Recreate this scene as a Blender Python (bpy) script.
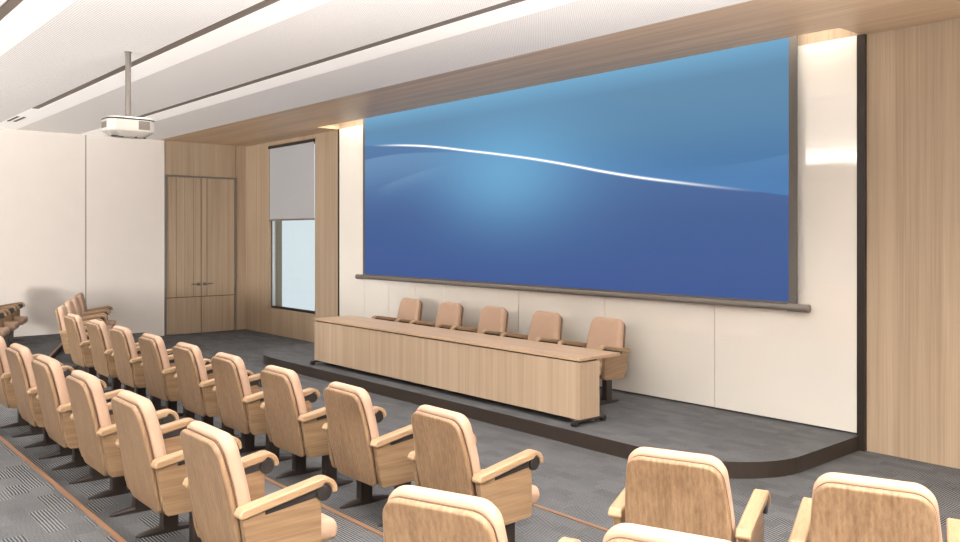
import bpy, bmesh, math, random
from mathutils import Vector, Matrix
for o in list(bpy.data.objects):
    bpy.data.objects.remove(o)
S = bpy.context.scene
COL = S.collection
R = math.radians

# ---------------------------------------------------------------- camera
cd = bpy.data.cameras.new('camera')
cam = bpy.data.objects.new('camera', cd); COL.objects.link(cam)
cam.location = (0, 0, 2.12)
cam.rotation_euler = (R(90), 0, R(49.05))
cd.sensor_width = 36; cd.lens = 829.2 / 960 * 36
cd.shift_y = -37.0 / 960
cd.clip_start = .05
S.camera = cam

# ---------------------------------------------------------------- sky
W = bpy.data.worlds.new('daylight'); S.world = W
W.use_nodes = True
bg = W.node_tree.nodes['Background']
bg.inputs['Color'].default_value = (0.97, .985, 1.0, 1)
bg.inputs['Strength'].default_value = .82

# ---------------------------------------------------------------- lamps
def area(name, loc, rot, sx, sy, power, col):
    l = bpy.data.lights.new(name, 'AREA'); l.shape = 'RECTANGLE'
    l.size = sx; l.size_y = sy; l.energy = power; l.color = col
    o = bpy.data.objects.new(name, l); COL.objects.link(o)
    o.location = loc; o.rotation_euler = rot
    return o
WARM = (1.0, .98, .96)
SLOTS = [1.66 - 1.58 * 3, 1.66 - 1.58 * 2, 1.66 - 1.58, 1.66, 3.28, 4.83]   # front edges of the ceiling slots
for y in SLOTS:
    l = area('ceiling_slot_lamp', (-6.6, y - .0985, 4.0695), (0, 0, 0), 15, .012, {1.66: 70, 3.28: 120, 4.83: 150}.get(y, 45), WARM)
    l.data.spread = R(125)
# unseen fill lamps added at the rear and right, mostly aimed at the ceiling
for x0, x1, yy, zz, tilt, az, sy, pw in ((-9.0, 4.0, -7.0, .9, 150, 0, 2.0, 2150), (-10.8, -8.6, -7.0, 1.8, 104, 30, 1.2, 400)):
    up = area('added_fill_light', ((x0 + x1) / 2, yy, zz), (R(tilt), 0, R(az)), x1 - x0, sy, pw, (1.0, .995, .985))
    up.data.spread = R(105 if az == 0 else 80)
up = area('added_fill_light', (4.3, 1.0, 1.0), (R(138), 0, R(84)), 6.0, 1.6, 1850, (1.0, .995, .985))  # added fill lamp on the right, out of view
up.data.spread = R(85)
area('cove_lamp', (-8.55, 7.93, 4.42), (0, 0, 0), 9.5, .10, 100, (1.0, .94, .86))
S.view_settings.view_transform = 'Standard'
S.view_settings.look = 'None'
S.view_settings.exposure = 0.34
S.view_settings.gamma = 1
S.view_settings.use_curve_mapping = False

# ---------------------------------------------------------------- material helpers
class NT:
    def __init__(s, name, rough=.5, spec=.5):
        s.m = bpy.data.materials.new(name); s.m.use_nodes = True
        s.t = s.m.node_tree; s.b = s.t.nodes['Principled BSDF']
        s.b.inputs['Roughness'].default_value = rough
        s.b.inputs['Specular IOR Level'].default_value = spec
    def n(s, typ, **kw):
        x = s.t.nodes.new(typ)
        for k, v in kw.items(): setattr(x, k, v)
        return x
    def link(s, a, b): s.t.links.new(a, b)
    def math(s, op, a, b=None, c=None):
        x = s.n('ShaderNodeMath', operation=op)
        for i, v in enumerate((a, b, c)):
            if v is None: continue
            if isinstance(v, (int, float)): x.inputs[i].default_value = v
            else: s.link(v, x.inputs[i])
        return x.outputs[0]
    def obj(s):
        return s.n('ShaderNodeTexCoord').outputs['Object']
    def scaled(s, vec, sc, loc=(0, 0, 0)):
        m = s.n('ShaderNodeMapping')
        m.inputs['Scale'].default_value = sc; m.inputs['Location'].default_value = loc
        s.link(vec, m.inputs['Vector']); return m.outputs[0]
    def noise(s, vec, scale, detail=3, rough=.55):
        x = s.n('ShaderNodeTexNoise'); x.inputs['Scale'].default_value = scale
        x.inputs['Detail'].default_value = detail; x.inputs['Roughness'].default_value = rough
        s.link(vec, x.inputs['Vector']); return x.outputs['Fac']
    def ramp(s, fac, stops, interp='LINEAR'):
        r = s.n('ShaderNodeValToRGB'); cr = r.color_ramp; cr.interpolation = interp
        while len(cr.elements) < len(stops): cr.elements.new(.5)
        for e, (p, c) in zip(cr.elements, stops): e.position = p; e.color = (*c, 1)
        s.link(fac, r.inputs[0]); return r.outputs[0]
    def mix(s, fac, a, b, blend='MIX'):
        x = s.n('ShaderNodeMix', data_type='RGBA', blend_type=blend)
        for i, v in ((0, fac), (6, a), (7, b)):
            if isinstance(v, (int, float)): x.inputs[i].default_value = v
            elif isinstance(v, tuple): x.inputs[i].default_value = (*v, 1)
            else: s.link(v, x.inputs[i])
        return x.outputs[2]
    def base(s, c):
        if isinstance(c, tuple): s.b.inputs['Base Color'].default_value = (*c, 1)
        else: s.link(c, s.b.inputs['Base Color'])
        return s
    def bump(s, h, strength=.2, dist=.002):
        b = s.n('ShaderNodeBump'); b.inputs['Strength'].default_value = strength
        b.inputs['Distance'].default_value = dist
        s.link(h, b.inputs['Height']); s.link(b.outputs[0], s.b.inputs['Normal']); return s

def lin(r, g, b):
    f = lambda c: (c / 255 / 12.92) if c / 255 <= .04045 else ((c / 255 + .055) / 1.055) ** 2.4
    return (f(r), f(g), f(b))

def plain(name, c, rough=.5, spec=.5, metal=0, var=.05, scale=30):
    m = NT(name, rough, spec); m.b.inputs['Metallic'].default_value = metal
    f = m.noise(m.obj(), scale)
    lo = tuple(x * (1 - var) for x in c); hi = tuple(min(1, x * (1 + var)) for x in c)
    m.base(m.ramp(f, [(.3, lo), (.7, hi)]))
    return m.m

def wood(name, light, dark, grain='Z', fine=55, along=1.3, wide=5.0, rough=.42, per_object=False, stripe=.45, figure=0):
    """straight-grained veneer; grain runs along the given axis"""
    m = NT(name, rough, .35)
    v = m.obj()
    if per_object:
        oi = m.n('ShaderNodeObjectInfo')
        cx = m.n('ShaderNodeCombineXYZ')
        for i in range(3): m.link(m.math('MULTIPLY', oi.outputs['Random'], 37.0 + 11 * i), cx.inputs[i])
        va = m.n('ShaderNodeVectorMath', operation='ADD'); m.link(v, va.inputs[0]); m.link(cx.outputs[0], va.inputs[1]); v = va.outputs[0]
    ax = 'XYZ'.index(grain)
    def sc(a, b):
        q = [a, a, a]; q[ax] = b; return tuple(q)
    # slight waviness of the grain
    wv = m.noise(m.scaled(v, sc(3, .8)), 1.0, 2)
    f1 = m.noise(m.scaled(v, sc(fine, along)), 1.0, 4, .6)
    f2 = m.noise(m.scaled(v, sc(wide, along * .25)), 1.0, 2)
    f3 = m.noise(m.scaled(v, sc(fine * 3.2, along * 3)), 1.0, 2)
    f = m.math('ADD', m.math('MULTIPLY', f1, 1 - stripe), m.math('MULTIPLY', f2, stripe))
    f = m.math('ADD', f, m.math('MULTIPLY', m.math('SUBTRACT', f3, .5), .18))
    f = m.math('ADD', f, m.math('MULTIPLY', m.math('SUBTRACT', wv, .5), .12))
    if figure:                                   # flowing cathedral figure of flat-sawn veneer
        wt = m.n('ShaderNodeTexWave', wave_type='BANDS', bands_direction='DIAGONAL' if ax != 2 else 'X', wave_profile='SIN')
        wt.inputs['Scale'].default_value = 1.0; wt.inputs['Distortion'].default_value = 5.0
        wt.inputs['Detail'].default_value = 2.5; wt.inputs['Detail Scale'].default_value = .55; wt.inputs['Detail Roughness'].default_value = .5
        m.link(m.scaled(v, sc(11, 1.6)), wt.inputs['Vector'])
        f = m.math('ADD', f, m.math('MULTIPLY', m.math('SUBTRACT', wt.outputs['Fac'], .5), figure))
    m.base(m.ramp(f, [(.34, dark), (.5, tuple((a + b) / 2 for a, b in zip(light, dark))), (.65, light)]))
    m.bump(f1, .06, .001)
    return m.m

def carpet(name, tile, stripe, dark, light, blue, contrast=1.0):
    """woven carpet tile: square patches with ribs turned this way and that"""
    m = NT(name, .95, .1)
    v = m.obj()
    sp = m.n('ShaderNodeSeparateXYZ'); m.link(v, sp.inputs[0])
    x, y = sp.outputs[0], sp.outputs[1]
    row = m.math('FLOOR', m.math('DIVIDE', y, tile * .5))
    xs = m.math('ADD', x, m.math('MULTIPLY', row, tile * .37))
    colm = m.math('FLOOR', m.math('DIVIDE', xs, tile))
    cv = m.n('ShaderNodeCombineXYZ'); m.link(colm, cv.inputs[0]); m.link(row, cv.inputs[1])
    wn = m.n('ShaderNodeTexWhiteNoise', noise_dimensions='3D'); m.link(cv.outputs[0], wn.inputs['Vector'])
    sw = m.n('ShaderNodeSeparateColor'); m.link(wn.outputs['Color'], sw.inputs[0])
    r1, r2, r3 = sw.outputs
    turn = m.math('GREATER_THAN', r1, .5)
    co = m.math('ADD', m.math('MULTIPLY', x, turn), m.math('MULTIPLY', y, m.math('SUBTRACT', 1.0, turn)))
    wob = m.math('MULTIPLY', m.noise(v, 9.0, 2), stripe * .5)
    wave = m.math('SINE', m.math('MULTIPLY', m.math('ADD', co, wob), 2 * math.pi / stripe))
    amp = m.math('MULTIPLY', m.math('ADD', .42, m.math('MULTIPLY', r2, .50)), contrast * .5)
    f = m.math('MULTIPLY', wave, amp)
    f = m.math('ADD', f, m.math('MULTIPLY', m.math('SUBTRACT', r3, .5), .16))
    f = m.math('ADD', f, m.math('MULTIPLY', m.math('SUBTRACT', m.noise(m.scaled(v, (60, 150, 60)), 1.0, 3), .5), .6))
    f = m.math('ADD', f, m.math('MULTIPLY', m.math('SUBTRACT', m.noise(v, 2.2, 3), .5), .22))
    f = m.math('ADD', f, .5)
    c = m.ramp(f, [(.08, dark), (.5, tuple((a * .5 + b * .5) for a, b in zip(dark, light))), (.95, light)])
    c = m.mix(m.math('MULTIPLY', m.math('GREATER_THAN', m.noise(m.scaled(v, (3, 5, 3)), 1.0, 2)  , .60), .35), c, blue, 'MULTIPLY')
    m.base(c)
    m.bump(f, .25, .004)
    return m.m

# ---------------------------------------------------------------- materials
WALLWOOD = wood('wall_veneer', lin(168, 147, 123), lin(142, 121, 99), 'Z', 42, .5, 9.0, .4)
SOFFITWOOD = wood('soffit_veneer', lin(213, 183, 150), lin(174, 146, 117), 'X', 42, .5, 6.0, .45)
DESKWOOD = wood('desk_veneer', lin(176, 154, 130), lin(155, 132, 109), 'Z', 30, .4, 14.0, .4)
DESKTOP = wood('desk_top_veneer', lin(181, 153, 124), lin(157, 128, 101), 'X', 36, .8, 5.0, .35)
CHAIRWOOD = wood('chair_shell_veneer', lin(145, 118, 91), lin(112, 87, 63), 'Z', 95, .6, 14.0, .38, True, .4, .07)
ARMWOOD = wood('armrest_wood', lin(160, 132, 102), lin(136, 108, 80), 'Y', 90, 1.5, 12.0, .35, True)
SIDEWOOD = wood('side_panel_veneer', lin(143, 117, 89), lin(114, 88, 64), 'Y', 80, 1.2, 10.0, .38, True, .4, .06)
def leather():
    m = NT('leather', .55, .22)
    v = m.obj()
    vo = m.n('ShaderNodeTexVoronoi'); vo.inputs['Scale'].default_value = 160; m.link(v, vo.inputs['Vector'])
    f = m.noise(v, 6, 3)
    m.base(m.ramp(f, [(.3, lin(163, 134, 112)), (.7, lin(169, 140, 119))]))
    m.bump(vo.outputs['Distance'], .12, .0012)
    return m.m
LEATHER = leather()
DARKMETAL = plain('dark_bronze_metal', lin(45, 37, 33), .45, .4)
BLACKISH = plain('black_plastic', lin(33, 28, 26), .5)
SEAM = plain('dark_seam', lin(86, 58, 38), .7)
STAGESIDE = plain('stage_fascia_bronze', lin(49, 41, 35), .4, .4)
PILLAR = plain('dark_metal_post', lin(38, 30, 25), .4, .4)
GREYMETAL = plain('grey_metal', lin(116, 108, 101), .4, .5, .3)
SCREENEDGE = plain('screen_border_fabric', lin(88, 82, 75), .8)
WHITEWALL = plain('white_wall_panel', lin(209, 200, 191), .55, .3, 0, .012, 3)
GLOWBAND = plain('white_band_added_glow', lin(246, 240, 234), .8, .2, 0, .008, 4)
GLOWBAND.node_tree.nodes['Principled BSDF'].inputs['Emission Color'].default_value = (1, .97, .94, 1)
GLOWBAND.node_tree.nodes['Principled BSDF'].inputs['Emission Strength'].default_value = .17      # weak glow added to brighten the plain white ceiling bands
SLOTDARK = plain('slot_dark_metal', lin(120, 108, 98), .6)
FRAMEPALE = plain('pale_window_frame', lin(188, 192, 194), .5)
PROJWHITE = plain('projector_white', lin(186, 179, 170), .45, .35, 0, .02)
NOSING = plain('copper_nosing', lin(119, 86, 62), .5, .3)
CARPET = carpet('woven_carpet', .24, .020, lin(30, 30, 31), lin(114, 113, 113), (.84, .90, 1.0), 1.25)
STAGECARPET = carpet('stage_carpet', .22, .012, lin(51, 51, 52), lin(110, 109, 109), (.88, .92, 1.0), .45)
def glossy():
    m = NT('white_back_painted_glass', .3, .2)
    m.base(m.ramp(m.noise(m.obj(), 1.2), [(.3, lin(226, 219, 208)), (.7, lin(229, 222, 211))]))
    g = m.n('ShaderNodeBsdfGlossy'); g.inputs['Roughness'].default_value = .015; g.inputs[0].default_value = (1, .985, .96, 1)
    lw = m.n('ShaderNodeFresnel'); lw.inputs[0].default_value = 2.6
    fac = m.math('ADD', m.math('MULTIPLY', lw.outputs[0], .65), .06)
    mx = m.n('ShaderNodeMixShader'); m.link(fac, mx.inputs[0]); m.link(m.b.outputs[0], mx.inputs[1]); m.link(g.outputs[0], mx.inputs[2])
    m.link(mx.outputs[0], m.t.nodes['Material Output'].inputs[0])
    return m.m
GLOSS = glossy()
def perforated():
    m = NT('perforated_acoustic_panel', .85, .2)
    sp = m.n('ShaderNodeSeparateXYZ'); m.link(m.obj(), sp.inputs[0])
    P = .024
    d = []
    for q in sp.outputs[:2]:
        f = m.math('SUBTRACT', m.math('FRACT', m.math('DIVIDE', q, P)), .5)
        d.append(m.math('MULTIPLY', f, f))
    r = m.math('SQRT', m.math('ADD', d[0], d[1]))
    m.base(m.ramp(r, [(.20, lin(180, 172, 167)), (.30, lin(247, 243, 239))]))
    return m.m
PERF = perforated()
def blind_mat():
    m = NT('grey_roller_fabric', .9, .1)
    sp = m.n('ShaderNodeSeparateXYZ'); m.link(m.obj(), sp.inputs[0])
    f = m.math('SINE', m.math('MULTIPLY', sp.outputs[2], 900))
    c = m.ramp(m.math('ADD', m.math('MULTIPLY', f, .1), .5), [(.3, lin(156, 155, 156)), (.7, lin(164, 163, 164))])
    m.base(c)
    m.b.inputs['Transmission Weight'].default_value = 0
    return m.m
BLIND = blind_mat()
def glass_mat():
    m = NT('pale_window_glass', .02, .5)
    t = m.n('ShaderNodeBsdfTransparent'); t.inputs[0].default_value = (.86, .92, .94, 1)
    g = m.n('ShaderNodeBsdfGlossy'); g.inputs['Roughness'].default_value = .02; g.inputs[0].default_value = (.8, .9, .95, 1)
    mx = m.n('ShaderNodeMixShader')
    mx.inputs[0].default_value = .08
    m.link(t.outputs[0], mx.inputs[1]); m.link(g.outputs[0], mx.inputs[2])
    out = m.t.nodes['Material Output']; m.link(mx.outputs[0], out.inputs[0])
    return m.m
GLASS = glass_mat()

def screen_mat():
    """the projected picture: a blue field with one bright wave line"""
    m = NT('projected_blue_picture', .9, .05)
    sp = m.n('ShaderNodeSeparateXYZ'); m.link(m.obj(), sp.inputs[0])
    u = m.math('DIVIDE', m.math('ADD', sp.outputs[0], 12.37), 7.98)
    z = sp.outputs[2]
    def curve(pts):
        c = m.n('ShaderNodeFloatCurve'); cu = c.mapping.curves[0]
        pts = [(a, (b - 1) / 4) for a, b in pts]
        cu.points[0].location = pts[0]; cu.points[1].location = pts[-1]
        for p in pts[1:-1]: cu.points.new(*p)
        c.mapping.update(); m.link(u, c.inputs['Value'])
        return m.math('ADD', m.math('MULTIPLY', c.outputs[0], 4.0), 1.0)
    def gauss(d, w):
        q = m.math('DIVIDE', d, w)
        return m.math('EXPONENT', m.math('MULTIPLY', m.math('MULTIPLY', q, q), -1.0))
    def sstep(x, a, b):
        mr = m.n('ShaderNodeMapRange', interpolation_type='SMOOTHSTEP')
        m.link(x, mr.inputs[0]); mr.inputs[1].default_value = a; mr.inputs[2].default_value = b
        return mr.outputs[0]
    L1 = curve([(0, 3.672), (.078, 3.63), (.143, 3.591), (.235, 3.513), (.359, 3.367), (.443, 3.266), (.544, 3.132), (.636, 2.99), (.679, 2.92), (.758, 2.805), (.831, 2.715), (.897, 2.638), (.959, 2.568), (1, 2.517)])
    L2 = curve([(0, 3.43), (.078, 3.46), (.133, 3.461), (.235, 3.425), (.359, 3.344), (.5, 3.17), (1, 2.4)])
    L3 = curve([(0, 2.82), (.078, 2.956), (.151, 3.062), (.235, 3.155), (.293, 3.2), (.4, 3.25), (1, 3.4)])
    L4 = curve([(0, 3.1), (.7, 2.90), (.865, 2.882), (.929, 2.893), (1, 2.952)])
    d1 = m.math('SUBTRACT', z, L1)
    up = sstep(d1, -.01, .01)
    lower = m.ramp(m.math('DIVIDE', m.math('SUBTRACT', z, 1.4), 2.75), [(0, lin(72, 97, 156)), (.35, lin(78, 105, 158)), (.7, lin(92, 126, 172)), (1, lin(100, 140, 184))])
    upper = m.ramp(m.math('DIVIDE', m.math('SUBTRACT', z, 2.45), 1.75), [(0, lin(76, 118, 176)), (.25, lin(84, 128, 176)), (.55, lin(100, 144, 180)), (.82, lin(106, 148, 182)), (.97, lin(120, 176, 212)), (1, lin(132, 188, 222))])
    c = m.mix(up, lower, upper)
    # soft swooshes
    s2 = m.math('MULTIPLY', m.math('MULTIPLY', sstep(m.math('SUBTRACT', L2, z), -.005, .02), gauss(m.math('MAXIMUM', m.math('SUBTRACT', L2, z), 0.0), .5)), sstep(u, .62, .1))
    c = m.mix(m.math('MULTIPLY', s2, .30), c, lin(150, 196, 230))
    s3 = m.math('MULTIPLY', m.math('MULTIPLY', sstep(m.math('SUBTRACT', L3, z), -.01, .02), gauss(m.math('MAXIMUM', m.math('SUBTRACT', L3, z), 0.0), .16)), m.math('MULTIPLY', sstep(u, .32, .2), sstep(u, .02, .12)))
    c = m.mix(m.math('MULTIPLY', s3, .16), c, lin(150, 196, 230))
    s4 = m.math('MULTIPLY', m.math('MULTIPLY', sstep(m.math('SUBTRACT', L4, z), -.005, .01), gauss(m.math('MAXIMUM', m.math('SUBTRACT', L4, z), 0.0), .2)), m.math('MULTIPLY', sstep(u, .82, 1.0), up))
    c = m.mix(m.math('MULTIPLY', s4, .22), c, lin(120, 170, 220))
    # brighter veil just above the line
    c = m.mix(m.math('MULTIPLY', m.math('MULTIPLY', gauss(m.math('MAXIMUM', d1, 0.0), .22), up), .30), c, lin(104, 160, 214))
    # central glow
    gx = m.math('SUBTRACT', u, .46); gz = m.math('SUBTRACT', z, 3.0)
    rr = m.math('ADD', m.math('MULTIPLY', m.math('MULTIPLY', gx, gx), 30.0), m.math('MULTIPLY', m.math('MULTIPLY', gz, gz), 1.7))
    glow = m.math('EXPONENT', m.math('MULTIPLY', rr, -1.0))
    c = m.mix(m.math('MULTIPLY', glow, .72), c, lin(124, 190, 232))
    # the wave line
    lw = m.math('MULTIPLY', gauss(d1, .014), m.math('MULTIPLY', sstep(u, .02, .2), sstep(u, .97, .72)))
    c = m.mix(lw, c, (1.5, 1.5, 1.5))
    m.base((.004, .004, .004)); m.b.inputs['Specular IOR Level'].default_value = 0
    m.link(c, m.b.inputs['Emission Color']); m.b.inputs['Emission Strength'].default_value = .72
    return m.m
PICTURE = screen_mat()

# ---------------------------------------------------------------- mesh helpers
def new_bm(): return bmesh.new()
def add_box(bm, x0, x1, y0, y1, z0, z1, mi=0):
    vs = [bm.verts.new(p) for p in ((x0, y0, z0), (x1, y0, z0), (x1, y1, z0), (x0, y1, z0), (x0, y0, z1), (x1, y0, z1), (x1, y1, z1), (x0, y1, z1))]
    for q in ((0, 3, 2, 1), (4, 5, 6, 7), (0, 1, 5, 4), (1, 2, 6, 5), (2, 3, 7, 6), (3, 0, 4, 7)):
        bm.faces.new([vs[i] for i in q]).material_index = mi
def add_prism(bm, poly, axis, a, b):
    """extrude a 2-D polygon along an axis from a to b"""
    def mk(p, t):
        if axis == 'X': return (t, p[0], p[1])
        if axis == 'Y': return (p[0], t, p[1])
        return (p[0], p[1], t)
    A = [bm.verts.new(mk(p, a)) for p in poly]; B = [bm.verts.new(mk(p, b)) for p in poly]
    bm.faces.new(A[::-1]); bm.faces.new(B)
    n = len(poly)
    for i in range(n): bm.faces.new((A[i], A[(i + 1) % n], B[(i + 1) % n], B[i]))
def add_cyl(bm, p0, p1, r0, r1=None, n=20):
    r1 = r0 if r1 is None else r1
    p0, p1 = Vector(p0), Vector(p1); d = (p1 - p0).normalized()
    s = d.orthogonal().normalized(); t = d.cross(s)
    A = []; B = []
    for i in range(n):
        a = 2 * math.pi * i / n; e = s * math.cos(a) + t * math.sin(a)
        A.append(bm.verts.new(p0 + e * r0)); B.append(bm.verts.new(p1 + e * r1))
    bm.faces.new(A[::-1]); bm.faces.new(B)
    for i in range(n): bm.faces.new((A[i], A[(i + 1) % n], B[(i + 1) % n], B[i]))
def obj(name, bm, mats, parent=None, bevel=0, seg=2, smooth=False):
    bmesh.ops.recalc_face_normals(bm, faces=bm.faces)
    me = bpy.data.meshes.new(name); bm.to_mesh(me); bm.free()
    for m in (mats if isinstance(mats, (list, tuple)) else [mats]): me.materials.append(m)
    o = bpy.data.objects.new(name, me); COL.objects.link(o)
    if parent is not None: o.parent = parent
    if smooth:
        for p in me.polygons: p.use_smooth = True
    if bevel:
        b = o.modifiers.new('bevel', 'BEVEL'); b.width = bevel; b.segments = seg
        b.limit_method = 'ANGLE'; b.angle_limit = R(35); b.harden_normals = False
        for p in me.polygons: p.use_smooth = True
        w = o.modifiers.new('normals', 'WEIGHTED_NORMAL'); w.keep_sharp = True
    return o
def box(name, dims, mat, parent=None, bevel=0):
    bm = new_bm(); add_box(bm, *dims); return obj(name, bm, mat, parent, bevel)
def struct(o): o['kind'] = 'structure'; return o
def tag(o, label, cat, group=None):
    o['label'] = label; o['category'] = cat
    if group: o['group'] = group
    return o
def thing(name, label, cat, loc=(0, 0, 0), rz=0, group=None):
    o = bpy.data.objects.new(name, None); COL.objects.link(o)
    o.empty_display_size = .1
    o.location = loc; o.rotation_euler = (0, 0, rz)
    return tag(o, label, cat, group)

# ================================================================ the setting
XL, YW, ZC = -17.38, 8.17, 4.07
XR, YB = 5.0, -10.5
T = .12
struct(box('floor', (XL, XR, YB, YW + .02, -.12, 0), CARPET))

# raked seating tiers: three straight runs each, the side runs turned 20 degrees towards the stage
C20, S20 = math.cos(R(20)), math.sin(R(20))
def tier_edge(yc, xl, xr):
    """front edge, from the left wall to the right end"""
    left = (XL + .0, yc + (xl - XL) * S20 / C20)
    right = (XR, yc + (XR - xr) * S20 / C20)
    return [left, (xl, yc), (xr, yc), right]
EDGES = [tier_edge(4.354, -12.95, -3.29), tier_edge(3.0, -13.05, -3.20), tier_edge(1.62, -13.55, -3.12)]
for i, e in enumerate(EDGES):
    z = .1 * (i + 1)
    bm = new_bm()
    add_prism(bm, [(XL, YB), (XR, YB)] + [(p[0], min(p[1], 7.9)) for p in e[::-1]], 'Z', z - .1, z)
    struct(obj('floor_tier', bm, [CARPET]))
    bm = new_bm()
    for a, b in zip(e[:-1], e[1:]):
        d = Vector((b[0] - a[0], b[1] - a[1])).normalized(); nrm = Vector((-d.y, d.x))
        q = [Vector(a) - nrm * .022, Vector(b) - nrm * .022, Vector(b) + nrm * .012, Vector(a) + nrm * .012]
        add_prism(bm, [tuple(v) for v in q], 'Z', z - .028, z + .006)
    struct(obj('trim_%d' % (i + 1), bm, NOSING))

# stage platform with rounded front corners
def arc(cx, cy, r, a0, a1, n=16):
    return [(cx + r * math.cos(R(a0 + (a1 - a0) * i / n)), cy + r * math.sin(R(a0 + (a1 - a0) * i / n))) for i in range(n + 1)]
SX0, SX1, SY0, SZ = -13.34, -3.70, 6.16, .145
outline = [(SX1, YW), (SX0, YW)] + arc(SX0 + 1.15, SY0 + 1.15, 1.15, 180, 270) + arc(SX1 - .85, SY0 + .85, .85, 270, 360)
bm = new_bm(); add_prism(bm, outline, 'Z', 0, SZ)
for f in bm.faces: f.material_index = 0
st = struct(obj('stage_platform', bm, [STAGESIDE, STAGECARPET]))
for p in st.data.polygons:
    if p.normal.z > .9: p.material_index = 1

# front wall in wood veneer, with the window hole
WX0, WX1, WZ0, WZ1 = -16.28, -14.29, .53, 4.0
bm = new_bm()
add_box(bm, XL - T, WX0, YW, YW + .3, 0, ZC + .4)
add_box(bm, WX1, -13.40, YW, YW + .3, 0, ZC + .4)
add_box(bm, WX0, WX1, YW, YW + .3, 0, WZ0)
add_box(bm, WX0, WX1, YW, YW + .3, WZ1, ZC + .4)
add_box(bm, -13.40, XR, YW, YW + .3, 0, ZC + .4)
struct(obj('wall_front', bm, WALLWOOD))
# glossy glass cladding behind the stage
wg = struct(box('wall_glass', (-13.37, -3.72, YW - .005, YW - .001, SZ, ZC), BLACKISH))
seams = [-13.37, -12.52, -11.76, -11.0, -10.24, -8.543, -6.944, -5.335, -3.722]
for a, b in zip(seams[:-1], seams[1:]):
    box('glass_panel', (a + .003, b - .003, YW - .035, YW - .006, SZ + .02, ZC + .0), GLOSS, wg)
struct(box('trim_4', (-3.722, -3.645, YW - .045, YW, 0, ZC), PILLAR))
struct(box('trim_5', (-13.40, -13.372, YW - .05, YW, 0, ZC), PILLAR))

# left wall: white panels, then the wood door bay
bm = new_bm()
for a, b in ((YB, 1.72), (1.74, 3.27), (3.29, 4.82), (4.84, 6.365)):
    add_box(bm, XL - T, XL, a, b, 0, ZC)
add_box(bm, XL - T, XL - .012, YB, 6.365, 0, ZC, 1)
struct(obj('wall_left', bm, [WHITEWALL, SLOTDARK]))
bm = new_bm()
add_box(bm, XL - T, XL, 6.385, 7.93, 3.36, ZC)
add_box(bm, XL - T, XL, 7.945, YW, 0, ZC)
add_box(bm, XL - T, XL - .01, 7.925, 7.95, 3.3, ZC, 1)
add_box(bm, XL - T, XL - .01, 6.36, 6.39, 3.3, ZC, 1)
add_box(bm, XL - T - .02, XL - T + .02, 6.3, 8.0, -.02, 3.4)
struct(obj('wall_left_door_bay', bm, [WALLWOOD, SLOTDARK]))
struct(box('wall_right', (XR, XR + T, YB, YW + .3, 0, ZC + .2), WHITEWALL))
struct(box('wall_rear', (XL - T, XR + T, YB - T, YB, 0, ZC + .2), WHITEWALL))
# double door
door = bpy.data.objects.new('door_1', None); COL.objects.link(door); struct(door)
door.location = (XL, 7.16, 0)
def drel(name, dims, mat, parent=door, bevel=0, off=(0, 7.16)):
    x0, x1, y0, y1, z0, z1 = dims
    o = box(name, (x0 - XL, x1 - XL, y0 - off[1], y1 - off[1], z0, z1), mat, parent, bevel); return o
bm = new_bm()
add_box(bm, -.10, .015, 6.37 - 7.16, 6.405 - 7.16, 0, 3.36)
add_box(bm, -.10, .015, 7.905 - 7.16, 7.945 - 7.16, 0, 3.36)
add_box(bm, -.10, .015, 6.405 - 7.16, 7.905 - 7.16, 3.325, 3.36)
obj('door_frame', bm, GREYMETAL, door)
for k, (a, b) in enumerate(((6.405, 7.152), (7.158, 7.905))):
    bm = new_bm()
    g = [a] + ([6.62, 6.80, 6.99] if k == 0 else [7.27, 7.30]) + [b]
    for p, q in zip(g[:-1], g[1:]):
        add_box(bm, -.06, -.008, p - 7.16 + .004, q - 7.16 - .004, .787, 3.322)
        add_box(bm, -.06, -.018, p - 7.16, q - 7.16, .01, 3.322, 1)
    add_box(bm, -.06, -.008, a - 7.16 + .004, b - 7.16 - .004, .012, .769)
    leaf = obj('door_leaf', bm, [WALLWOOD, SEAM], door)
    yh = (7.085 if k == 0 else 7.225) - 7.16; s = -1 if k == 0 else 1
    bm = new_bm()
    add_cyl(bm, (-.008, yh, 1.05), (.012, yh, 1.05), .036)
    add_cyl(bm, (.012, yh, 1.05), (.05, yh, 1.05), .011)
    add_cyl(bm, (.05, yh - s * .01, 1.05), (.05, yh + s * .16, 1.05), .016, .012)
    obj('door_handle', bm, GREYMETAL, leaf, smooth=True)

# window, its reveal, frame and pane
win = bpy.data.objects.new('window_1', None); COL.objects.link(win); struct(win)
win.location = ((WX0 + WX1) / 2, YW, WZ0); ox, oz = (WX0 + WX1) / 2, WZ0
def wbox(bm, x0, x1, y0, y1, z0, z1): add_box(bm, x0 - ox, x1 - ox, y0 - YW, y1 - YW, z0 - oz, z1 - oz)
bm = new_bm()
wbox(bm, WX0 - .0, WX0 + .025, YW - .01, YW + .30, WZ0, WZ1); wbox(bm, WX1 - .02, WX1, YW - .01, YW + .30, WZ0, WZ1)
wbox(bm, WX0, WX1, YW - .01, YW + .30, WZ0, WZ0 + .02); wbox(bm, WX0, WX1, YW - .01, YW + .30, WZ1 - .02, WZ1)
obj('window_lining', bm, WALLWOOD, win)
bm = new_bm()
wbox(bm, WX0 + .025, WX0 + .05, YW + .05, YW + .10, WZ0 + .02, WZ1 - .02); wbox(bm, WX1 - .05, WX1 - .02, YW + .05, YW + .10, WZ0 + .02, WZ1 - .02)
wbox(bm, WX0 + .05, WX1 - .05, YW + .05, YW + .10, WZ0 + .02, WZ0 + .07); wbox(bm, WX0 + .05, WX1 - .05, YW + .05, YW + .10, WZ1 - .1, WZ1 - .02)
obj('window_frame', bm, DARKMETAL, win)
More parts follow.
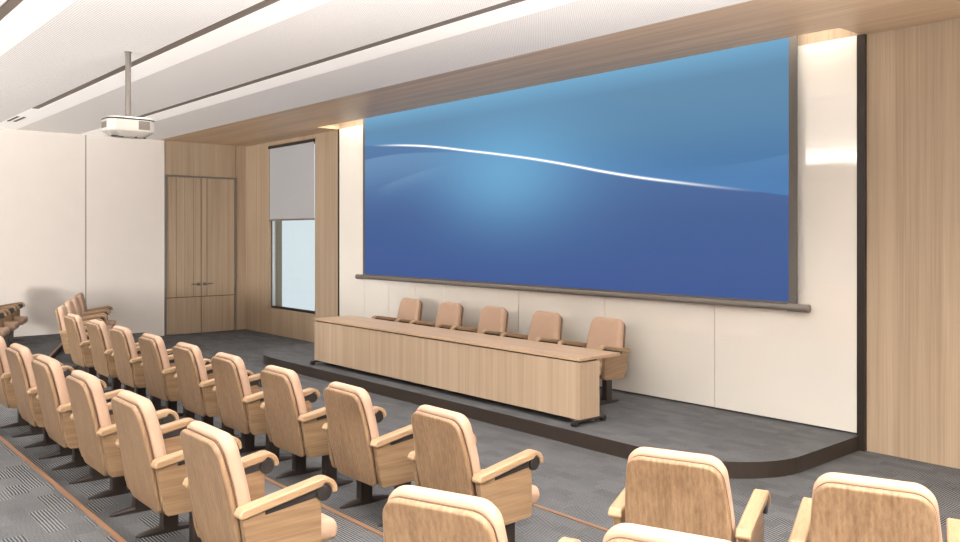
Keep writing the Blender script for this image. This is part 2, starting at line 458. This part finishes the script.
bm = new_bm(); wbox(bm, WX0 + .05, WX0 + .13, YW + .060, YW + .095, WZ0 + .07, WZ1 - .1)
obj('window_mullion', bm, FRAMEPALE, win)
bm = new_bm(); wbox(bm, WX0 + .13, WX1 - .05, YW + .072, YW + .080, WZ0 + .07, WZ1 - .1)
obj('window_pane', bm, GLASS, win)
# roller blind
bl = thing('roller_blind', 'grey roller blind pulled halfway down the tall window', 'blind', ((WX0 + WX1) / 2, YW - .005, WZ1 - .02))
box('blind_cassette', (-.955, .955, -.03, .05, -.06, 0), DARKMETAL, bl)
box('blind_fabric', (-.93, .93, -.003, .003, -1.55, -.06), BLIND, bl)
box('blind_bottom_bar', (-.935, .935, -.012, .012, -1.585, -1.55), GREYMETAL, bl)

# ceiling: perforated bands, plain bands and dark slots running along the hall
YS = 6.25
bm = new_bm()
prev = YB
for y in SLOTS:
    add_box(bm, XL, XR, prev, y - .105, ZC, ZC + .05, 0)
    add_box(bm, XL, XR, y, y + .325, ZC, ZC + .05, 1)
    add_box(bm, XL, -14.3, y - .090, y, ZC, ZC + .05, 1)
    prev = y + .325
add_box(bm, XL, XR, prev, YS, ZC, ZC + .05, 0)
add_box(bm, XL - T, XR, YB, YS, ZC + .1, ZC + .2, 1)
struct(obj('ceiling', bm, [PERF, GLOWBAND]))
words = ['nearest the wooden soffit', 'passing behind the projector pole, second from the wooden soffit', 'at the upper left corner, third from the wooden soffit']
words2 = ['fourth from the wooden soffit', 'fifth from the wooden soffit', 'sixth from the wooden soffit']
for i, y in enumerate(SLOTS[::-1]):
    d = box('ceiling_slot_diffuser', (-14.3, XR - .2, y - .090, y - .001, ZC + .0015, ZC + .06), SLOTDARK)
    tag(d, 'long dark ceiling slot ' + (words[i] if i < 3 else words2[i - 3]), 'ceiling slot', 'dark linear ceiling slots')
for k, yy in enumerate((3.225, 3.325)):
    g = box('ceiling_vent', (-16.15, -15.4, yy - .022, yy + .022, ZC - .006, ZC + .0), DARKMETAL)
    tag(g, ['short dark vent in the ceiling near the white wall, left of the pair', 'short dark vent in the ceiling near the white wall, right of the pair'][k], 'ceiling vent', 'pair of short ceiling vents')

# wooden soffit above the stage with the cove slot for the screen
bm = new_bm()
add_box(bm, XL - T, XR, YS, 7.70, ZC, ZC + .06)
add_box(bm, XL - T, -13.41, 7.70, YW, ZC, ZC + .06)
add_box(bm, -3.69, XR, 7.70, YW, ZC, ZC + .06)
add_box(bm, XL - T, XR, YS, YW + .1, ZC + .48, ZC + .54)
struct(obj('ceiling_soffit', bm, SOFFITWOOD))
bm = new_bm()
add_box(bm, -13.41, -3.69, 7.66, 7.70, ZC + .06, ZC + .48)
add_box(bm, -13.45, -13.41, 7.66, YW, ZC + .06, ZC + .48)
add_box(bm, -3.69, -3.65, 7.66, YW, ZC + .06, ZC + .48)
struct(obj('trim_6', bm, WALLWOOD))

# ================================================================ projection screen
sc = thing('projection_screen', 'huge projection screen showing a blue picture with a white wave line', 'projection screen', (-8.35, 8.05, 1.36))
def srel(bm, x0, x1, y0, y1, z0, z1): add_box(bm, x0 + 8.35, x1 + 8.35, y0 - 8.05, y1 - 8.05, z0 - 1.36, z1 - 1.36)
me_bm = new_bm(); srel(me_bm, -12.37, -4.39, 8.046, 8.054, 1.415, 4.42)
pic = obj('screen_picture', me_bm, PICTURE, sc)
pic.data.transform(Matrix.Translation((-8.35, 8.05, 1.36))); pic.location = (8.35, -8.05, -1.36)   # mesh keeps hall coordinates for the picture
bm = new_bm()
srel(bm, -12.43, -12.37, 8.044, 8.056, 1.39, 4.42); srel(bm, -4.39, -4.30, 8.044, 8.056, 1.39, 4.42)
srel(bm, -12.37, -4.39, 8.044, 8.056, 1.385, 1.415)
obj('screen_border', bm, SCREENEDGE, sc)
bm = new_bm(); add_cyl(bm, (-12.45 + 8.35, 0, 0), (-4.33 + 8.35, 0, 0), .033, n=16)
bar = obj('bottom_bar', bm, GREYMETAL, sc, smooth=False)
for a, b in ((-12.63, -12.44), (-4.40, -4.17)):
    bm = new_bm(); add_cyl(bm, (a + 8.35, 0, 0), (b + 8.35, 0, 0), .042, n=16)
    obj('bar_end_cap', bm, DARKMETAL if False else GREYMETAL, bar)
bm = new_bm(); add_cyl(bm, (-12.5 + 8.35, 0, 3.06), (-4.2 + 8.35, 0, 3.06), .06, n=16)
obj('roller_tube', bm, GREYMETAL, sc)

# ================================================================ ceiling projector
pr = thing('ceiling_projector', 'white projector hanging from the ceiling on a thin grey pole', 'projector', (-9.18, 2.975, ZC))
bm = new_bm(); add_cyl(bm, (0, 0, 0), (0, 0, -.71), .03); add_cyl(bm, (0, 0, -.008), (0, 0, 0), .038)
obj('mounting_pole', bm, GREYMETAL, pr, smooth=False)
def octa(hx, hy, c): return [(-hx + c, -hy), (hx - c, -hy), (hx, -hy + c), (hx, hy - c), (hx - c, hy), (-hx + c, hy), (-hx, hy - c), (-hx, -hy + c)]
def loft(bm, rings):
    R_ = [[bm.verts.new((x, y, z)) for x, y in poly] for poly, z in rings]
    n = len(R_[0])
    bm.faces.new(R_[0][::-1]); bm.faces.new(R_[-1])
    for A, B in zip(R_[:-1], R_[1:]):
        for i in range(n): bm.faces.new((A[i], A[(i + 1) % n], B[(i + 1) % n], B[i]))
HX, HY = .165, .245
bm = new_bm()
loft(bm, [(octa(HX - .06, HY - .075, .06), -.915), (octa(HX - .004, HY - .004, .07), -.862), (octa(HX, HY, .07), -.850), (octa(HX, HY, .07), -.738)])
pbody = obj('projector_body', bm, PROJWHITE, pr, .006)
bm = new_bm(); loft(bm, [(octa(HX + .001, HY + .001, .07), -.742), (octa(HX + .001, HY + .001, .07), -.727)])
obj('seam_line', bm, BLACKISH, pr)
bm = new_bm(); loft(bm, [(octa(HX, HY, .07), -.727), (octa(HX - .03, HY - .03, .07), -.708)])
obj('projector_lid', bm, PROJWHITE, pr, .005)
bm = new_bm()                                   # grille at the far end of the long side
add_box(bm, HX - .004, HX + .001, .055, .172, -.842, -.750, 1)
for k in range(5): add_box(bm, HX, HX + .004, .055, .172, -.838 + k * .019, -.830 + k * .019)
obj('vent_grille', bm, [GREYMETAL, SLOTDARK], pbody)
bm = new_bm()                                   # grille on the short side
add_box(bm, -.08, .085, -HY - .001, -HY + .004, -.830, -.765, 1)
for k in range(5): add_box(bm, -.08, .085, -HY - .004, -HY, -.827 + k * .013, -.821 + k * .013)
obj('vent_grille', bm, [GREYMETAL, SLOTDARK], pbody)
bm = new_bm(); add_box(bm, .045, .085, -.19, -.07, -.922, -.910); obj('lens_slot', bm, BLACKISH, pbody)
for yy, xx in ((.05, .10), (.15, .07)):
    bm = new_bm(); add_cyl(bm, (xx, yy, -.926), (xx, yy, -.914), .014); obj('foot', bm, BLACKISH, pbody)

# ================================================================ presidium desk on the stage
DX0, DX1, DY0 = -11.13, -5.74, 6.335
dk = thing('presidium_desk', 'long wood veneer head table with a closed front on the stage', 'desk', ((DX0 + DX1) / 2, 6.6, SZ))
hw = (DX1 - DX0) / 2
def dbox(bm, x0, x1, y0, y1, z0, z1): add_box(bm, x0, x1, y0 - 6.6, y1 - 6.6, z0 - SZ, z1 - SZ)
bm = new_bm()
dbox(bm, -hw, hw, DY0, DY0 + .03, .213, .798)
obj('front_panel', bm, DESKWOOD, dk, .003)
for sx in (-1, 1):
    bm = new_bm(); a, b = sorted((sx * hw, sx * (hw - .035))); dbox(bm, a, b, DY0 + .03, 6.64, .213, .798)
    obj('end_panel', bm, DESKWOOD, dk, .003)
bm = new_bm(); dbox(bm, -hw + .02, hw - .02, DY0 + .02, 6.62, .798, .815)
obj('shadow_gap', bm, BLACKISH, dk)
bm = new_bm(); dbox(bm, -hw + .035, hw - .035, 6.58, 6.60, .165, .798)
obj('rear_panel', bm, DESKWOOD, dk)
bm = new_bm(); dbox(bm, -hw - .005, hw + .005, DY0 - .008, 6.97, .815, .846)
obj('desk_top', bm, DESKTOP, dk, .003)
for sx in (-1, 1):
    bm = new_bm()
    dbox(bm, sx * (hw - .035) - .035, sx * (hw - .035) + .035, 6.27, 6.74, .188, .213)
    cf = obj('caster_rail', bm, DARKMETAL, dk, .004)
    for yy in (6.285, 6.725):
        bm = new_bm(); xx = sx * (hw - .035)
        for q in (-.022, .012): add_cyl(bm, (xx + q, yy - 6.6, .03), (xx + q + .016, yy - 6.6, .03), .03)
        add_box(bm, xx - .008, xx + .008, yy - 6.6 - .012, yy - 6.6 + .012, .026, .055)
        obj('caster', bm, BLACKISH, cf)

# ================================================================ auditorium chair
def interp(tab, v):
    for (v0, *a), (v1, *b) in zip(tab[:-1], tab[1:]):
        if v <= v1:
            t = (v - v0) / (v1 - v0); return [p + (q - p) * t for p, q in zip(a, b)]
    return list(tab[-1][1:])
def smooth_tab(tab, n=40):
    """Catmull-Rom through (y,z) points -> dense list"""
    P = [Vector(p) for p in tab]; P = [P[0] * 2 - P[1]] + P + [P[-1] * 2 - P[-2]]
    out = []
    for i in range(1, len(P) - 2):
        for k in range(n // (len(P) - 3)):
            t = k / (n // (len(P) - 3))
            a, b, c, d = P[i - 1:i + 3]
            out.append(.5 * ((2 * b) + (c - a) * t + (2 * a - 5 * b + 4 * c - d) * t * t + (-a + 3 * b - 3 * c + d) * t ** 3))
    out.append(P[-2]); return out
def slab(prof, half, rc_top, rc_bot, tb, rb, tf, rf, nx=18, bulge=0.0, curve=0.0):
    """padded board following a profile (bottom to top) in the YZ plane.
    half(s): half width at height fraction; rc: corner radii; tb/tf back/front thickness; rb/rf rounding radii"""
    prof = smooth_tab(prof)
    L = [0]
    for a, b in zip(prof[:-1], prof[1:]): L.append(L[-1] + (b - a).length)
    tot = L[-1]
    def at(v):
        v = min(max(v, 0), tot)
        for i in range(len(L) - 1):
            if v <= L[i + 1] + 1e-9:
                t = (v - L[i]) / (L[i + 1] - L[i]); p = prof[i].lerp(prof[i + 1], t); d = (prof[i + 1] - prof[i]).normalized(); break
        return p, Vector((d.y, -d.x))          # normal pointing forward (+Y)
    rr = max(rc_top, rc_bot, rf, rb)
    vs = []
    ne = 9
    for k in range(ne): vs.append(rr * (1 - math.cos(math.pi / 2 * k / ne)))
    for k in range(15): vs.append(rr + (tot - 2 * rr) * k / 14)
    for k in range(ne - 1, -1, -1): vs.append(tot - rr * (1 - math.cos(math.pi / 2 * k / ne)))
    def width(v):
        w = half(v / tot)
        for d, rc in ((tot - v, rc_top), (v, rc_bot)):
            if d < rc: w -= rc - math.sqrt(max(0, rc * rc - (rc - d) ** 2))
        return w
    def f(e, r): 
        e = min(max(e, 0) / r, 1); return math.sqrt(max(0, 1 - (1 - e) ** 2))
    bm = new_bm(); F = []; B = []
    us = [-math.cos(math.pi * i / nx) for i in range(nx + 1)]
    us = [math.copysign(abs(u) ** .9, u) if u else 0 for u in us]
    for v in vs:
        p, n = at(v); w = width(v); rowF = []; rowB = []
        for u in us:
            x = u * w
            e = min(w - abs(x), tot - v, v)
            # corner distance
            hw0 = half(v / tot)
            for d, rc in ((tot - v, rc_top), (v, rc_bot)):
                if d < rc and abs(x) > hw0 - rc:
                    e = min(e, rc - math.hypot(abs(x) - (hw0 - rc), rc - d))
            e = max(e, 0)
            bz = bulge * (1 - u * u) * math.sin(math.pi * v / tot)
            cv = -curve * (1 - u * u)
            of = tf * f(e, rf) + bz + cv; ob = -tb * f(e, rb) + cv
            edge = e < 1e-6
            q = p + n * of; rowF.append(bm.verts.new((x, q.x, q.y)))
            if edge and abs(u) > .999 or v == vs[0] or v == vs[-1]: rowB.append(rowF[-1])
            else:
                q = p + n * ob; rowB.append(bm.verts.new((x, q.x, q.y)))
        F.append(rowF); B.append(rowB)
    for G, fl in ((F, False), (B, True)):
        for r0, r1 in zip(G[:-1], G[1:]):
            for i in range(nx):
                q = [r0[i], r0[i + 1], r1[i + 1], r1[i]]
                q2 = []
                for vv in q:
                    if vv not in q2: q2.append(vv)
                if len(q2) >= 3:
                    try: bm.faces.new(q2[::-1] if fl else q2)
                    except ValueError: pass
    bmesh.ops.remove_doubles(bm, verts=bm.verts, dist=1e-5)
    return bm

def arm_poly():
    top = [(-.306, .596), (-.290, .621), (.138, .6915)]
    cx, cz = .150, .616
    out = [(cx + .0755 * math.cos(R(a)), cz + .0755 * math.sin(R(a))) for a in range(90, -16, -12)]
    inn = [(cx + .046 * math.cos(R(a)), cz + .046 * math.sin(R(a))) for a in range(-14, 100, 12)]
    bot = [(.143, .6535 - .006), (-.290, .574), (-.306, .580)]
    return top + out + inn + bot
def chair(name, label, group):
    t = thing(name, label, 'chair', group=group)
    hw = lambda s: .266 - .036 * max(0, (s - .45) / .55) ** 1.5 - .014 * max(0, (.3 - s) / .3)
    prof = [(-.217, .275), (-.252, .42), (-.284, .58), (-.314, .74), (-.360, .925)]
    # wooden shell: thin rear board
    sh = slab(prof, hw, .075, .05, .020, .009, .006, .006)
    obj('backrest_shell', sh, CHAIRWOOD, t, smooth=True)
    off = lambda d: [(y + d, z) for y, z in prof]
    # dark piping between shell and cushion, then the cushion, slightly taller than the shell
    cp = [(-.242, .40), (-.274, .58), (-.304, .74), (-.350, .9275)]
    pip = slab(cp, lambda s: .2675 - .036 * max(0, (s - .27) / .73) ** 1.5, .077, .03, .004, .003, .006, .004)
    obj('piping', pip, SEAM, t, smooth=True)
    cu = slab([(-.198, .395), (-.240, .58), (-.270, .74), (-.320, .957)], lambda s: .273 - .036 * max(0, (s - .25) / .75) ** 1.5, .085, .03, .028, .022, .050, .040, bulge=.012)
    obj('backrest_cushion', cu, LEATHER, t, smooth=True)
    # seat
    se = slab([(-.20, .375), (.10, .385), (.282, .378)], lambda s: .282 - .006 * s, .035, .02, .056, .034, .056, .034, bulge=.008)
    # slab normal for a horizontal profile points down: flip it
    obj('seat_cushion', se, LEATHER, t, smooth=True)
    bm = new_bm(); add_prism(bm, [(-.195, .285), (-.03, .287), (.135, .300), (.15, .345), (-.17, .345)], 'X', -.28, .28)
    obj('seat_pan', bm, SIDEWOOD, t, .006)
    for s in (-1, 1):
        bm = new_bm(); a, b = sorted((s * .280, s * .354)); add_prism(bm, arm_poly(), 'X', a, b)
        arm = obj('armrest', bm, ARMWOOD, t, .010, 1)
        for p in arm.data.polygons: p.use_smooth = False
        arm.modifiers.remove(arm.modifiers['normals'])
        bm = new_bm(); a, b = sorted((s * .277, s * .348)); add_cyl(bm, (a, .150, .6145), (b, .150, .6145), .041, n=24)
        obj('end_cap', bm, BLACKISH, arm, .003)
        bm = new_bm(); a, b = sorted((s * .288, s * .336))
        add_prism(bm, [(-.165, .570), (-.165, .602), (.13, .650), (.13, .600)], 'X', a, b)
        obj('arm_groove', bm, BLACKISH, arm)
        bm = new_bm(); a, b = sorted((s * .290, s * .332))
        poly = [(-.285, .590), (-.272, .50), (-.250, .36), (-.232, .300), (-.218, .287), (-.03, .285), (.118, .290), (.135, .297), (.143, .315), (.140, .605), (.06, .622), (-.15, .598)]
        add_prism(bm, poly, 'X', a, b)
        obj('side_panel', bm, SIDEWOOD, t, .004)
        bm = new_bm(); add_box(bm, s * .245 - .036, s * .245 + .036, -.052, .048, .02, .30)
        leg = obj('leg', bm, DARKMETAL, t, .005)
        bm = new_bm()
        prev = None; n = 14; rings = []
        for k in range(n + 1):
            u = -1 + 2 * k / n; y = u * .212
            w = .036 * math.sqrt(max(.02, 1 - abs(u) ** 2.4)); h = .014 + .036 * (1 - abs(u)) ** .8
            x = s * .245
            rings.append([bm.verts.new(p) for p in ((x - w, y, .0), (x + w, y, .0), (x + w, y, h * .6), (x + w * .5, y, h), (x - w * .5, y, h), (x - w, y, h * .6))])
        bm.faces.new(rings[0]); bm.faces.new(rings[-1][::-1])
        for A, B in zip(rings[:-1], rings[1:]):
            for i in range(6): bm.faces.new((A[i], A[(i + 1) % 6], B[(i + 1) % 6], B[i]))
        obj('foot', bm, DARKMETAL, leg)
    return t
proto = chair('auditorium_chair', '', '')
used = [False]
def place(x, y, z, rz, label, group):
    if not used[0]: r = proto; used[0] = True
    else:
        r = proto.copy(); COL.objects.link(r)
        for ch in list(proto.children):
            c = ch.copy(); COL.objects.link(c); c.parent = r
            for g in ch.children:
                d = g.copy(); COL.objects.link(d); d.parent = c
    r.location = (x, y, z); r.rotation_euler = (0, 0, R(rz)); r['label'] = label; r['group'] = group
    return r
ORD = ['first', 'second', 'third', 'fourth', 'fifth', 'sixth', 'seventh', 'eighth', 'ninth']
# middle block, front row: counted from the aisle on the right
row1 = [-3.96, -5.03, -6.03, -7.0, -7.93, -8.90, -9.88, -10.78, -11.80]
for i, x in enumerate(row1):
    lab = ('wood-backed auditorium chair at the aisle end of the middle front row' if i == 0 else
           'wood-backed auditorium chair at the far wall end of the middle front row' if i == 8 else
           'wood-backed auditorium chair, %s from the aisle in the middle front row' % ORD[i])
    place(x, 3.43, .1, 0, lab, 'front row of chairs in the middle block')
row2 = [-4.02, -5.13, -6.14, -7.12, -8.05, -9.05]
for i, x in enumerate(row2):
    lab = ('wood-backed auditorium chair at the aisle end of the middle second row' if i == 0 else
           'wood-backed auditorium chair, %s from the aisle in the middle second row' % ORD[i])
    place(x, 2.0, .2, 0, lab, 'second row of chairs in the middle block')
# right block, turned towards the stage
RR = [((-2.54, 3.67, .1), 'angled auditorium chair in the right front row, first past the aisle'),
      ((-1.71, 3.95, .1), 'angled auditorium chair of the right block front row, at the right edge')]
for p, lab in RR: place(*p, 20, lab, 'front row of chairs in the right block')
RR2 = [((-2.535, 2.21, .2), 'angled auditorium chair of the right block second row, first past the aisle, low in front'),
       ((-1.715, 2.515, .2), 'angled auditorium chair of the right block second row, only its top edge showing')]
for p, lab in RR2: place(*p, 20, lab, 'second row of chairs in the right block')
# left block, turned the other way
for i in range(4):
    place(-13.2 - .95 * i * C20, 3.65 + .95 * i * S20, .1, -20, 'small far auditorium chair facing right by the white wall, %s from the middle block' % ORD[i], 'front row of chairs in the left block')
for i in range(4):
    place(-13.85 - .95 * i * C20, 2.33 + .95 * i * S20, .2, -20, 'cropped auditorium chair at the left picture edge, %s from the middle block' % ORD[i], 'second row of chairs in the left block')
# five chairs behind the desk facing the hall
for i, x in enumerate([-6.59, -7.62, -8.65, -9.62, -10.62]):
    lab = ('beige leather chair behind the right end of the stage desk' if i == 0 else
           'beige leather chair behind the left end of the stage desk' if i == 4 else
           'beige leather chair behind the stage desk, %s from its right end' % ORD[i])
    place(x, 7.47, SZ, 180, lab, 'row of chairs behind the stage desk')
